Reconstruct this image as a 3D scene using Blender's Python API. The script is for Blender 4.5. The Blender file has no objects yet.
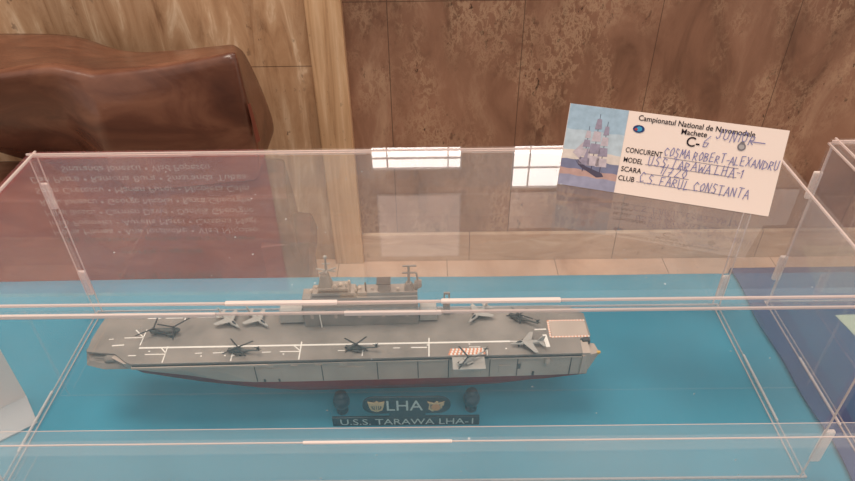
import bpy, bmesh, math, random
from mathutils import Vector, Matrix
random.seed(7)
S = bpy.context.scene
C = S.collection
T = 0.75            # height of the table top above the floor
MM = 0.001

# ------------------------------------------------------------------ helpers
def lin(c):
    return tuple((v/255/12.92) if v/255 <= 0.04045 else ((v/255+0.055)/1.055)**2.4 for v in c)

class MB:
    """collects geometry for one mesh object"""
    def __init__(s): s.v=[]; s.f=[]; s.m=[]
    def add(s, vs, fs, mi=0):
        n=len(s.v); s.v+= [tuple(v) for v in vs]
        s.f+=[tuple(i+n for i in f) for f in fs]; s.m+=[mi]*len(fs)
        return s
    def box(s, x0,y0,z0,x1,y1,z1, mi=0):
        vs=[(x0,y0,z0),(x1,y0,z0),(x1,y1,z0),(x0,y1,z0),(x0,y0,z1),(x1,y0,z1),(x1,y1,z1),(x0,y1,z1)]
        return s.add(vs,[(3,2,1,0),(4,5,6,7),(0,1,5,4),(1,2,6,5),(2,3,7,6),(3,0,4,7)],mi)
    def prism(s, poly, z0, z1, mi=0):
        n=len(poly)
        a=sum(poly[i][0]*poly[(i+1)%n][1]-poly[(i+1)%n][0]*poly[i][1] for i in range(n))
        if a<0: poly=poly[::-1]
        vs=[(x,y,z0) for x,y in poly]+[(x,y,z1) for x,y in poly]
        fs=[tuple(range(n-1,-1,-1)),tuple(range(n,2*n))]+[(i,(i+1)%n,n+(i+1)%n,n+i) for i in range(n)]
        return s.add(vs,fs,mi)
    def taper(s, x0,y0,z0,x1,y1,z1, ix,iy):
        vs=[(x0,y0,z0),(x1,y0,z0),(x1,y1,z0),(x0,y1,z0),(x0+ix,y0+iy,z1),(x1-ix,y0+iy,z1),(x1-ix,y1-iy,z1),(x0+ix,y1-iy,z1)]
        return s.add(vs,[(3,2,1,0),(4,5,6,7),(0,1,5,4),(1,2,6,5),(2,3,7,6),(3,0,4,7)])
    def tube(s, p, q, r, r2=None, n=8, mi=0):
        p=Vector(p); q=Vector(q); r2=r if r2 is None else r2
        d=(q-p).normalized(); a=d.orthogonal().normalized(); b=d.cross(a)
        vs=[]
        for c,rr in((p,r),(q,r2)):
            for i in range(n):
                t=2*math.pi*i/n; vs.append(c+a*math.cos(t)*rr+b*math.sin(t)*rr)
        fs=[(i,(i+1)%n,n+(i+1)%n,n+i) for i in range(n)]+[tuple(range(n-1,-1,-1)),tuple(range(n,2*n))]
        return s.add(vs,fs,mi)
    def loft(s, st, n=12, mi=0):
        """st: (x, y, z, ry, rz) rings along x"""
        vs=[]
        for x,y,z,ry,rz in st:
            for i in range(n):
                t=2*math.pi*i/n; vs.append((x,y+ry*math.cos(t),z+rz*math.sin(t)))
        fs=[]
        for k in range(len(st)-1):
            for i in range(n):
                fs.append((k*n+i,k*n+(i+1)%n,(k+1)*n+(i+1)%n,(k+1)*n+i))
        m=(len(st)-1)*n
        fs+= [tuple(range(n-1,-1,-1)),tuple(range(m,m+n))]
        return s.add(vs,fs,mi)
    def lathe(s, prof, cx=0, cy=0, n=16, mi=0):
        vs=[]
        for r,z in prof:
            for i in range(n):
                t=2*math.pi*i/n; vs.append((cx+r*math.cos(t),cy+r*math.sin(t),z))
        fs=[(k*n+i,k*n+(i+1)%n,(k+1)*n+(i+1)%n,(k+1)*n+i) for k in range(len(prof)-1) for i in range(n)]
        m=(len(prof)-1)*n
        fs+=[tuple(range(n-1,-1,-1)),tuple(range(m,m+n))]
        return s.add(vs,fs,mi)
    def scale(s,k): s.v=[(x*k,y*k,z*k) for x,y,z in s.v]; return s
    def xf(s,M): s.v=[tuple(M@Vector(v)) for v in s.v]; return s
    def build(s, name, mats, parent=None, bevel=0, smooth=False, label=None, fix=True):
        me=bpy.data.meshes.new(name); me.from_pydata(s.v,[],s.f)
        if not isinstance(mats,(list,tuple)): mats=[mats]
        for m in mats: me.materials.append(m)
        for p,mi in zip(me.polygons,s.m): p.material_index=mi; p.use_smooth=smooth
        if fix:
            b=bmesh.new(); b.from_mesh(me); bmesh.ops.recalc_face_normals(b,faces=b.faces); b.to_mesh(me); b.free()
        me.update()
        o=bpy.data.objects.new(name,me); C.objects.link(o)
        if parent: o.parent=parent
        if bevel:
            md=o.modifiers.new('bevel','BEVEL'); md.width=bevel; md.segments=2; md.limit_method='ANGLE'
        if label: o['label']=label
        return o

def empty(name, loc, rz=0):
    o=bpy.data.objects.new(name,None); o.empty_display_size=0.02; C.objects.link(o)
    o.location=loc; o.rotation_euler=(0,0,rz); return o
def tag(o,label,cat,group=None,kind=None):
    o['label']=label; o['category']=cat
    if group: o['group']=group
    if kind: o['kind']=kind
    return o
def struct(o):
    o['kind']='structure'; return o

def text_mb(txt, size, align='CENTER', shear=0, space=1.0, bold=0.0):
    """flat letters as geometry in the xy plane (list of verts, faces)"""
    cu=bpy.data.curves.new('letters','FONT'); cu.body=txt; cu.size=size; cu.align_x=align; cu.shear=shear
    cu.space_character=space; cu.resolution_u=3; cu.offset=bold
    ob=bpy.data.objects.new('letters',cu); C.objects.link(ob)
    dg=bpy.context.evaluated_depsgraph_get(); dg.update()
    me=bpy.data.meshes.new_from_object(ob.evaluated_get(dg))
    mb=MB(); mb.add([v.co[:] for v in me.vertices],[tuple(p.vertices) for p in me.polygons])
    bpy.data.objects.remove(ob); bpy.data.curves.remove(cu); bpy.data.meshes.remove(me)
    return mb
def fit_width(mb,w):
    xs=[v[0] for v in mb.v]; k=w/(max(xs)-min(xs)); c=(max(xs)+min(xs))/2
    mb.v=[((x-c)*k,y,z) for x,y,z in mb.v]; return mb
def shift(mb,dx,dy,dz=0): mb.v=[(x+dx,y+dy,z+dz) for x,y,z in mb.v]; return mb
def join(dst,src,mi=0): return dst.add(src.v,src.f,mi)

# ------------------------------------------------------------------ materials
def newmat(name):
    m=bpy.data.materials.new(name); m.use_nodes=True; nt=m.node_tree; nt.nodes.clear(); return m,nt
def N(nt,t,**k):
    n=nt.nodes.new(t)
    for a,b in k.items():
        if a in n.inputs: n.inputs[a].default_value=b
        else: setattr(n,a,b)
    return n
def mat(name,col,rough=.5,spec=.5,metal=0,noise=0,nscale=50,bump=0,coat=0,emit=0):
    m,nt=newmat(name); L=nt.links.new
    b=N(nt,'ShaderNodeBsdfPrincipled'); o=N(nt,'ShaderNodeOutputMaterial'); L(b.outputs[0],o.inputs[0])
    c=lin(col)+(1,)
    b.inputs['Base Color'].default_value=c; b.inputs['Roughness'].default_value=rough
    b.inputs['Specular IOR Level'].default_value=spec; b.inputs['Metallic'].default_value=metal
    b.inputs['Coat Weight'].default_value=coat
    if emit: b.inputs['Emission Color'].default_value=c; b.inputs['Emission Strength'].default_value=emit
    if noise or bump:
        tc=N(nt,'ShaderNodeTexCoord'); nz=N(nt,'ShaderNodeTexNoise'); nz.inputs['Scale'].default_value=nscale; nz.inputs['Detail'].default_value=6
        L(tc.outputs['Object'],nz.inputs['Vector'])
        if noise:
            r=N(nt,'ShaderNodeValToRGB'); e=r.color_ramp.elements
            e[0].position=.3; e[1].position=.72
            e[0].color=tuple(x*(1-noise) for x in c[:3])+(1,); e[1].color=tuple(min(1,x*(1+noise)) for x in c[:3])+(1,)
            L(nz.outputs['Fac'],r.inputs[0]); L(r.outputs[0],b.inputs['Base Color'])
        if bump:
            bp=N(nt,'ShaderNodeBump'); bp.inputs['Strength'].default_value=bump; bp.inputs['Distance'].default_value=.002
            L(nz.outputs['Fac'],bp.inputs['Height']); L(bp.outputs[0],b.inputs['Normal'])
    return m

def acrylic(name, haze=.04, smudge=.05, tint=(1,1,1)):
    """clear sheet: straight-through transmission, Fresnel mirror reflection, a little dust"""
    m,nt=newmat(name); L=nt.links.new
    geo=N(nt,'ShaderNodeNewGeometry')
    fr0=N(nt,'ShaderNodeFresnel'); fr0.inputs['IOR'].default_value=1.49
    k1=N(nt,'ShaderNodeMath',operation='ADD'); k1.inputs[1].default_value=1; L(fr0.outputs[0],k1.inputs[0])
    k2=N(nt,'ShaderNodeMath',operation='DIVIDE'); L(fr0.outputs[0],k2.inputs[0]); L(k1.outputs[0],k2.inputs[1])
    k3=N(nt,'ShaderNodeMath',operation='SUBTRACT'); k3.inputs[0].default_value=1; L(geo.outputs['Backfacing'],k3.inputs[1])
    k4=N(nt,'ShaderNodeMath',operation='MULTIPLY'); L(k2.outputs[0],k4.inputs[0]); L(k3.outputs[0],k4.inputs[1])
    fr=N(nt,'ShaderNodeMath',operation='MULTIPLY'); fr.inputs[1].default_value=2; L(k4.outputs[0],fr.inputs[0])
    tr=N(nt,'ShaderNodeBsdfTransparent'); tr.inputs[0].default_value=tint+(1,)
    gl=N(nt,'ShaderNodeBsdfGlossy'); gl.inputs['Roughness'].default_value=.0; gl.inputs[0].default_value=(.95,.95,.95,1)
    mx=N(nt,'ShaderNodeMixShader'); L(fr.outputs[0],mx.inputs[0]); L(tr.outputs[0],mx.inputs[1]); L(gl.outputs[0],mx.inputs[2])
    tc=N(nt,'ShaderNodeTexCoord')
    nz=N(nt,'ShaderNodeTexNoise'); nz.inputs['Scale'].default_value=14; nz.inputs['Detail'].default_value=5
    L(tc.outputs['Object'],nz.inputs['Vector'])
    ma=N(nt,'ShaderNodeMapRange'); ma.inputs['From Min'].default_value=.35; ma.inputs['From Max'].default_value=.75
    ma.inputs['To Min'].default_value=haze; ma.inputs['To Max'].default_value=haze+smudge
    L(nz.outputs['Fac'],ma.inputs[0])
    # dust specks
    vo=N(nt,'ShaderNodeTexVoronoi'); vo.inputs['Scale'].default_value=95
    L(tc.outputs['Object'],vo.inputs['Vector'])
    lt=N(nt,'ShaderNodeMath',operation='LESS_THAN'); lt.inputs[1].default_value=.045
    L(vo.outputs['Distance'],lt.inputs[0])
    sc=N(nt,'ShaderNodeSeparateColor'); L(vo.outputs['Color'],sc.inputs[0])
    gt=N(nt,'ShaderNodeMath',operation='GREATER_THAN'); gt.inputs[1].default_value=.8; L(sc.outputs[0],gt.inputs[0])
    ml=N(nt,'ShaderNodeMath',operation='MULTIPLY'); L(lt.outputs[0],ml.inputs[0]); L(gt.outputs[0],ml.inputs[1])
    m2=N(nt,'ShaderNodeMath',operation='MULTIPLY'); m2.inputs[1].default_value=.45; L(ml.outputs[0],m2.inputs[0])
    ad=N(nt,'ShaderNodeMath',operation='ADD'); L(ma.outputs[0],ad.inputs[0]); L(m2.outputs[0],ad.inputs[1])
    df=N(nt,'ShaderNodeBsdfDiffuse'); df.inputs[0].default_value=(.9,.88,.87,1)
    tl=N(nt,'ShaderNodeBsdfTranslucent'); tl.inputs[0].default_value=(.9,.88,.87,1)
    dm=N(nt,'ShaderNodeMixShader'); dm.inputs[0].default_value=.5; L(df.outputs[0],dm.inputs[1]); L(tl.outputs[0],dm.inputs[2])
    m3=N(nt,'ShaderNodeMixShader'); L(ad.outputs[0],m3.inputs[0]); L(mx.outputs[0],m3.inputs[1]); L(dm.outputs[0],m3.inputs[2])
    o=N(nt,'ShaderNodeOutputMaterial'); L(m3.outputs[0],o.inputs[0])
    return m

def frosted(name,fac,col=(236,216,209)):
    m,nt=newmat(name); L=nt.links.new
    tr=N(nt,'ShaderNodeBsdfTransparent')
    df=N(nt,'ShaderNodeBsdfDiffuse'); df.inputs[0].default_value=lin(col)+(1,)
    tl=N(nt,'ShaderNodeBsdfTranslucent'); tl.inputs[0].default_value=lin(col)+(1,)
    dm=N(nt,'ShaderNodeMixShader'); dm.inputs[0].default_value=.4; L(df.outputs[0],dm.inputs[1]); L(tl.outputs[0],dm.inputs[2])
    mx=N(nt,'ShaderNodeMixShader'); mx.inputs[0].default_value=fac; L(tr.outputs[0],mx.inputs[1]); L(dm.outputs[0],mx.inputs[2])
    o=N(nt,'ShaderNodeOutputMaterial'); L(mx.outputs[0],o.inputs[0]); return m

def travertine(name, cols, stretch, rot=0, wscale=8, jx=None, jz=None, pitch=None, row=None, pit=.5, rough=.45, vein=.6):
    """stone: stretched noise bands, a broad tone variation, pits, thin tile joints"""
    m,nt=newmat(name); L=nt.links.new
    b=N(nt,'ShaderNodeBsdfPrincipled'); o=N(nt,'ShaderNodeOutputMaterial'); L(b.outputs[0],o.inputs[0])
    b.inputs['Roughness'].default_value=rough
    tc=N(nt,'ShaderNodeTexCoord')
    mp=N(nt,'ShaderNodeMapping'); mp.inputs['Scale'].default_value=stretch; mp.inputs['Rotation'].default_value=(0,rot,0)
    L(tc.outputs['Object'],mp.inputs[0])
    n1=N(nt,'ShaderNodeTexNoise'); n1.inputs['Scale'].default_value=wscale; n1.inputs['Detail'].default_value=8; n1.inputs['Roughness'].default_value=.62; n1.inputs['Distortion'].default_value=1.1
    L(mp.outputs[0],n1.inputs['Vector'])
    r=N(nt,'ShaderNodeValToRGB'); cr=r.color_ramp
    pos=[.30,.44,.56,.70]
    while len(cr.elements)<len(cols): cr.elements.new(.5)
    for e,p,c in zip(cr.elements,pos,cols): e.position=p; e.color=lin(c)+(1,)
    L(n1.outputs['Fac'],r.inputs[0])
    n2=N(nt,'ShaderNodeTexNoise'); n2.inputs['Scale'].default_value=3.2; n2.inputs['Detail'].default_value=3
    L(tc.outputs['Object'],n2.inputs['Vector'])
    mr=N(nt,'ShaderNodeMapRange'); mr.inputs['From Min'].default_value=.3; mr.inputs['From Max'].default_value=.7; mr.inputs['To Min'].default_value=.78; mr.inputs['To Max'].default_value=1.16
    L(n2.outputs['Fac'],mr.inputs[0])
    mu=N(nt,'ShaderNodeMix',data_type='RGBA',blend_type='MULTIPLY'); mu.inputs[0].default_value=1
    L(r.outputs[0],mu.inputs[6]); L(mr.outputs[0],mu.inputs[7])
    # pits: clustered small dark and light flecks
    mp2=N(nt,'ShaderNodeMapping'); mp2.inputs['Scale'].default_value=(1,1,.6); L(tc.outputs['Object'],mp2.inputs[0])
    n3=N(nt,'ShaderNodeTexNoise'); n3.inputs['Scale'].default_value=75; n3.inputs['Detail'].default_value=5; n3.inputs['Roughness'].default_value=.65; L(mp2.outputs[0],n3.inputs['Vector'])
    n4=N(nt,'ShaderNodeTexNoise'); n4.inputs['Scale'].default_value=7; n4.inputs['Detail'].default_value=2; L(mp.outputs[0],n4.inputs['Vector'])
    cl=N(nt,'ShaderNodeMapRange'); cl.inputs['From Min'].default_value=.44; cl.inputs['From Max'].default_value=.66; L(n4.outputs['Fac'],cl.inputs[0])
    dk=N(nt,'ShaderNodeMapRange'); dk.inputs['From Min'].default_value=.385; dk.inputs['From Max'].default_value=.335; L(n3.outputs['Fac'],dk.inputs[0])
    n5=N(nt,'ShaderNodeTexNoise'); n5.inputs['Scale'].default_value=58; n5.inputs['Detail'].default_value=6; n5.inputs['Roughness'].default_value=.72; n5.inputs['Distortion'].default_value=.3; L(mp2.outputs[0],n5.inputs['Vector'])
    c1=N(nt,'ShaderNodeMath',operation='SUBTRACT'); c1.inputs[1].default_value=.52; L(n5.outputs['Fac'],c1.inputs[0])
    c2=N(nt,'ShaderNodeMath',operation='ABSOLUTE'); L(c1.outputs[0],c2.inputs[0])
    lg=N(nt,'ShaderNodeMapRange'); lg.inputs['From Min'].default_value=.075; lg.inputs['From Max'].default_value=.0; L(c2.outputs[0],lg.inputs[0])
    md=N(nt,'ShaderNodeMath',operation='MULTIPLY'); L(cl.outputs[0],md.inputs[0]); L(dk.outputs[0],md.inputs[1])
    mg=N(nt,'ShaderNodeMath',operation='MULTIPLY'); L(cl.outputs[0],mg.inputs[0]); L(lg.outputs[0],mg.inputs[1])
    md2=N(nt,'ShaderNodeMath',operation='MULTIPLY'); md2.inputs[1].default_value=min(1,pit*1.1); L(md.outputs[0],md2.inputs[0])
    mg2=N(nt,'ShaderNodeMath',operation='MULTIPLY'); mg2.inputs[1].default_value=pit*.6; L(mg.outputs[0],mg2.inputs[0])
    x1=N(nt,'ShaderNodeMix',data_type='RGBA'); L(md2.outputs[0],x1.inputs[0]); L(mu.outputs[2],x1.inputs[6]); x1.inputs[7].default_value=lin((70,48,36))+(1,)
    x2=N(nt,'ShaderNodeMix',data_type='RGBA'); L(mg2.outputs[0],x2.inputs[0]); L(x1.outputs[2],x2.inputs[6]); x2.inputs[7].default_value=lin((196,164,134))+(1,)
    last=x2.outputs[2]; height=n3.outputs['Fac']
    if pitch:
        sp=N(nt,'ShaderNodeSeparateXYZ'); L(tc.outputs['Object'],sp.inputs[0])
        outs=[]
        for ch,org,step,axis in((0,jx,pitch,0),(jz[1] if jz else 2,jz[0] if jz else 0,row,1)):
            if step is None: continue
            s1=N(nt,'ShaderNodeMath',operation='SUBTRACT'); L(sp.outputs[ch],s1.inputs[0]); s1.inputs[1].default_value=org-step/2
            s2=N(nt,'ShaderNodeMath',operation='FLOORED_MODULO'); L(s1.outputs[0],s2.inputs[0]); s2.inputs[1].default_value=step
            s3=N(nt,'ShaderNodeMath',operation='SUBTRACT'); L(s2.outputs[0],s3.inputs[0]); s3.inputs[1].default_value=step/2
            s4=N(nt,'ShaderNodeMath',operation='ABSOLUTE'); L(s3.outputs[0],s4.inputs[0])
            s5=N(nt,'ShaderNodeMath',operation='LESS_THAN'); L(s4.outputs[0],s5.inputs[0]); s5.inputs[1].default_value=.0009
            outs.append(s5.outputs[0])
        if len(outs)==2:
            mx=N(nt,'ShaderNodeMath',operation='MAXIMUM'); L(outs[0],mx.inputs[0]); L(outs[1],mx.inputs[1]); jo=mx.outputs[0]
        else: jo=outs[0]
        jm=N(nt,'ShaderNodeMath',operation='MULTIPLY'); jm.inputs[1].default_value=.7; L(jo,jm.inputs[0])
        x3=N(nt,'ShaderNodeMix',data_type='RGBA'); L(jm.outputs[0],x3.inputs[0]); L(last,x3.inputs[6]); x3.inputs[7].default_value=lin((62,44,34))+(1,)
        last=x3.outputs[2]
    L(last,b.inputs['Base Color'])
    bp=N(nt,'ShaderNodeBump'); bp.inputs['Strength'].default_value=.25; bp.inputs['Distance'].default_value=.002; L(height,bp.inputs['Height']); L(bp.outputs[0],b.inputs['Normal'])
    return m

def wood_mat(name):
    m,nt=newmat(name); L=nt.links.new
    b=N(nt,'ShaderNodeBsdfPrincipled'); o=N(nt,'ShaderNodeOutputMaterial'); L(b.outputs[0],o.inputs[0])
    b.inputs['Roughness'].default_value=.27; b.inputs['Specular IOR Level'].default_value=.6
    tc=N(nt,'ShaderNodeTexCoord'); mp=N(nt,'ShaderNodeMapping'); mp.inputs['Scale'].default_value=(1.5,3.5,3.5); L(tc.outputs['Object'],mp.inputs[0])
    n=N(nt,'ShaderNodeTexNoise'); n.inputs['Scale'].default_value=4.5; n.inputs['Detail'].default_value=7; n.inputs['Distortion'].default_value=1.2; L(mp.outputs[0],n.inputs['Vector'])
    r=N(nt,'ShaderNodeValToRGB'); cr=r.color_ramp; cr.elements.new(.5)
    for e,p,c in zip(cr.elements,(.3,.5,.72),((80,47,37),(100,61,46),(128,84,64))): e.position=p; e.color=lin(c)+(1,)
    L(n.outputs['Fac'],r.inputs[0]); L(r.outputs[0],b.inputs['Base Color'])
    n2=N(nt,'ShaderNodeTexNoise'); n2.inputs['Scale'].default_value=9; n2.inputs['Detail'].default_value=4; L(tc.outputs['Object'],n2.inputs['Vector'])
    bp=N(nt,'ShaderNodeBump'); bp.inputs['Strength'].default_value=.35; bp.inputs['Distance'].default_value=.012; L(n2.outputs['Fac'],bp.inputs['Height']); L(bp.outputs[0],b.inputs['Normal'])
    return m

M={}
M['clear']=acrylic('clear_acrylic',.036,.035)
M['cleartop']=acrylic('clear_acrylic_dusty',.030,.04)
M['seam']=frosted('glued_edge_glint',.62)  # pale strips paint in the light that the sheet edges catch
M['tab']=frosted('finger_joint',.92,(246,232,226))
M['cloth']=mat('blue_cloth',(62,136,160),.85,.15,noise=.10,nscale=22,bump=.25)
M['navy']=mat('navy_cloth',(58,70,110),.85,.15,noise=.10,nscale=18,bump=.25)
M['table']=mat('table_wood',(120,88,60),.5)
M['steel']=mat('table_leg',(90,90,92),.35,metal=.8)
M['deck']=mat('deck_grey',(138,129,121),.7,.3,noise=.22,nscale=55)
M['hull']=mat('hull_grey',(184,167,154),.65,.3,noise=.10,nscale=60)
M['hullline']=mat('hull_panel_line',(86,84,82),.7)
M['red']=mat('hull_red',(128,36,32),.55,.4,noise=.1,nscale=60)
M['isl']=mat('island_grey',(140,132,125),.65,.3,noise=.15,nscale=120)
M['dark']=mat('dark_grey',(62,60,58),.6)
M['black']=mat('rotor_black',(30,28,28),.5)
M['jet']=mat('jet_grey',(165,160,153),.55,noise=.08,nscale=200)
M['helo']=mat('helicopter_grey',(84,82,78),.6,noise=.2,nscale=300)
M['helolight']=mat('helicopter_light_grey',(170,166,160),.55)
M['glass']=mat('canopy_glass',(30,34,40),.15)
M['white']=mat('marking_white',(236,230,222),.6)
M['orange']=mat('marking_orange',(222,140,98),.6)
M['yellow']=mat('marking_yellow',(205,160,60),.6)
M['plate']=mat('nameplate_dark',(18,32,40),.4)
M['silver']=mat('nameplate_lettering',(186,188,180),.4)
M['gold']=mat('emblem_gold',(214,176,128),.4,metal=.2)
M['goldshade']=mat('emblem_shade',(120,104,82),.5)
M['copper']=mat('emblem_copper',(225,150,95),.35,metal=.3)
M['stand']=mat('stand_dark',(38,52,64),.35,coat=.3)
M['card']=mat('card_paper',(238,215,203),.8,.2)
M['ink']=mat('printed_ink',(40,32,40),.8,.1)
M['pen']=mat('blue_pen',(120,118,165),.8,.1)
M['rule']=mat('ruled_line',(150,140,150),.8,.1)
M['sheet']=mat('pink_sheet',(255,236,232),.8,.2)
M['green']=mat('pale_green_paper',(206,216,186),.8,.2)
M['poster']=mat('poster_maroon',(178,52,56),.6,.3)
M['posttext']=mat('poster_text_pale',(246,204,200),.6)
M['posttext2']=mat('poster_text_dark',(52,10,16),.6)
M['frame']=mat('window_frame',(190,180,176),.5)
M['wood']=wood_mat('polished_brown_wood')
M['woodcut']=mat('red_wood_cut',(118,56,38),.5,noise=.2,nscale=20)
M['wall_l']=travertine('travertine_golden',[(140,104,76),(176,137,104),(192,155,122),(230,204,174)],(4.5,3,.75),.10,5,jx=-2.9,jz=(T-.235,2),pitch=9,row=.57,pit=.6)
M['wall_r']=travertine('travertine_brown',[(106,75,59),(136,99,79),(148,110,89),(170,136,112)],(2.0,2,.9),.55,4.2,jx=.2090,jz=(T-.105,2),pitch=.272,row=.57,pit=.9)
M['pillar']=travertine('travertine_pale',[(168,128,92),(196,156,118),(210,172,134),(226,194,160)],(9,3,.4),.02,5,pit=.35)
M['base']=travertine('travertine_base',[(170,140,116),(196,166,140),(206,178,152),(220,196,172)],(1.2,2,5),.1,5,jx=.1148,jz=None,pitch=.36,row=None,pit=.3)
M['floor']=travertine('floor_tile',[(190,150,124),(212,174,146),(222,186,160),(232,200,176)],(1,1,1),.1,4,jx=.0592,jz=(1.09-.2,1),pitch=.272,row=.272,pit=.15,rough=.35)
M['plaster']=mat('plaster',(205,180,156),.8,noise=.05,nscale=6)

def daylight(name,col,s):
    m,nt=newmat(name); e=N(nt,'ShaderNodeEmission'); e.inputs[0].default_value=lin(col)+(1,); e.inputs[1].default_value=s
    o=N(nt,'ShaderNodeOutputMaterial'); nt.links.new(e.outputs[0],o.inputs[0]); return m
M['day']=daylight('daylight_pane',(255,246,240),6.5)

# ------------------------------------------------------------------ the setting
YW=1.115
struct(MB().box(-3,-2.2,-.05,3,YW+.2,0).build('floor',M['floor']))
struct(MB().box(-.15,YW,0,3,YW+.2,T+1.115).build('wall_right',M['wall_r']))
struct(MB().box(-3,YW,0,-.2213,YW+.2,T+1.115).build('wall_left',M['wall_l']))
struct(MB().box(-.2213,YW-.020,0,-.1500,YW+.2,T+1.115).build('trim_1',M['pillar'],bevel=.003))
struct(MB().box(-.1500,YW-.012,0,3,YW-.0002,.083).build('baseboard_right',M['base'],bevel=.002))

def window(n,x0,x1,z0,z1,rails,mull):
    r=MB().box(x0,YW-.006,z0,x1,YW-.0005,z1).build('window_%d'%n,M['day'])
    struct(r)
    f=MB(); w=.003
    f.box(x0-w,YW-.014,z0-w,x0,YW-.0005,z1+w); f.box(x1,YW-.014,z0-w,x1+w,YW-.0005,z1+w)
    f.box(x0,YW-.014,z0-w,x1,YW-.0005,z0); f.box(x0,YW-.014,z1,x1,YW-.0005,z1+w)
    f.build('window_frame',M['frame'],r)
    g=MB()
    for z in rails: g.box(x0,YW-.012,z-.0011,x1,YW-.0065,z+.0011)
    for x in mull: g.box(x-.0014,YW-.013,z0,x+.0014,YW-.0065,z1)
    g.build('window_bar',M['frame'],r)
window(1,-.112,.088,T+.42,T+.726,[T+.700,T+.60,T+.5],[-.078,.06])
window(2,.209,.350,T+.42,T+.780,[T+.728,T+.62,T+.52],[.245])
window(3,-.205,-.165,T+.42,T+.722,[T+.705,T+.685,T+.58,T+.5],[])
# notice sheets and poster higher up the wall (seen mirrored in the case top)
o=empty('wall_notice',(-.008,YW,T+.897)); tag(o,'pale pink blank notice sheet on stone wall above the narrow windows','notice')
MB().box(-.096,-.003,-.091,.096,-.0004,.091).build('sheet',M['sheet'],o)
MB().box(-.100,-.002,-.095,.100,-.0002,.095).build('backing_board',M['frame'],o)
o=empty('reflection_panel',(.55,YW,T+.852)); tag(o,'wide pale panel added on stone wall for its reflection in the case top','added panel')
MB().box(-.34,-.004,-.052,.34,-.0004,.052).build('panel_face',mat('pale_panel',(226,208,202),.7),o)  # unseen panel added to give the case top a pale reflection
PX=-.655
o=empty('wall_poster',(PX,YW,T+.88)); tag(o,'maroon exhibition poster of names on the wall behind the brown wood sculpture','poster')
MB().box(-.46,-.004,-.24,.30,-.0004,.22).build('poster_sheet',M['poster'],o)
def poster_line(nm,m_,txt,size,z,w,dx=0):
    mb=MB()
    t=fit_width(text_mb(txt,size),w); ys=[v[1] for v in t.v]; mid=(min(ys)+max(ys))/2
    mb.add([(x+dx,-.0046,z-(T+.88)+y-mid) for x,y,_ in t.v],t.f); mb.build(nm,m_,o,fix=False)
names=['Horia Manea \u2022 Ana Iordache \u2022 Vlad Nicolae','Irina Popovici \u2022 Aurelia Matei \u2022 Cristina Magi','Mihai Iliescu \u2022 Carmen David \u2022 Daniela Gheorghe',
 'Radu Ionescu \u2022 George Nicolai \u2022 Rinca Gheorghe','Sorin Cretescu \u2022 Marian Purer \u2022 Nicoleta Calin','Dan Petre \u2022 Ramona Bura \u2022 Smaranda Tubea','Smaranda Ionescu \u2022 Vlad Popescu']
for i,nm in enumerate(names): poster_line('pale_lettering',M['posttext'],nm,.024,T+.901-.0303*i,.50 if i<6 else .34)
poster_line('dark_lettering',M['posttext2'],'EXPOZITIE DE FOTOGRAFIE',.03,T+1.045,.265)
poster_line('dark_lettering',M['posttext2'],'martie - aprilie',.022,T+.963,.20)
poster_line('dark_lettering',M['posttext2'],'sala Constanta, parter, intrare libera',.02,T+.924,.48)

# ------------------------------------------------------------------ the table and its cloths
t=empty('display_table',(0,-.35,0)); tag(t,'long display table hidden under the blue and navy cloths','table')
MB().box(-1.1,-.5,T-.034,1.1,.508,T-.004).build('tabletop',M['table'],t)
for sx in(-1,1):
    for y in(-.45,.45): MB().tube((sx*1.03,y,0),(sx*1.03,y,T-.034),.02,n=12).build('leg',M['steel'],t)

def cloth(name,x0,x1,edge,z,mat_,label,amp,thick,seed,drop=.5,back=.1648):
    """a sheet over the table: fine grid with faint folds, hanging over the back edge"""
    rnd=random.Random(seed); NX=150; NY=90; mb=MB(); vs=[]
    ph=[rnd.uniform(0,6.28) for _ in range(8)]
    ys=[]
    y0,y1=-.85,back
    for j in range(NY+1): ys.append(y0+(y1-y0)*j/NY)
    for j in range(NY+1+8):
        for i in range(NX+1):
            u=i/NX
            if j<=NY:
                y=ys[j]; zz=z
            else:
                y=back+.0016*min(1,(j-NY)); zz=z-drop*(j-NY-.7)/8
            xa=x0 if not edge else edge(y)
            xx=xa+(x1-xa)*(u if not edge else u**1.6)
            w=amp*(math.sin(xx*14+y*9+ph[0])*.5+math.sin(xx*23-y*31+ph[1])*.3+math.sin(y*47+xx*6+ph[2])*.25+math.sin(xx*71+y*55+ph[3])*.12)
            if j<=NY: zz+=min(0,w-amp*.2)
            else: y+=.004*(j-NY)/8*(1+math.sin(xx*38+1.0))
            vs.append((xx,y,zz))
    fs=[(j*(NX+1)+i,j*(NX+1)+i+1,(j+1)*(NX+1)+i+1,(j+1)*(NX+1)+i) for j in range(NY+8) for i in range(NX)]
    mb.add(vs,fs)
    ob=mb.build(name,mat_,None,smooth=True,fix=False)
    md=ob.modifiers.new('thickness','SOLIDIFY'); md.thickness=thick; md.offset=-1
    return ob
o=cloth('blue_tablecloth',-1.15,1.15,None,T,M['cloth'],'',.0012,.0012,3); tag(o,'bright turquoise blue cloth under the case with the model ship','tablecloth')
def seam(y): return .2318+.0012*math.sin(y*40+.6)+.0009*math.sin(y*95)-.004*max(0,y-.13)*10*.6
o=cloth('navy_tablecloth',0,1.16,seam,T+.0022,M['navy'],'',.0004,.0012,5,.5,.1675); tag(o,'navy blue cloth laid over the turquoise cloth at the right','tablecloth')

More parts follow.
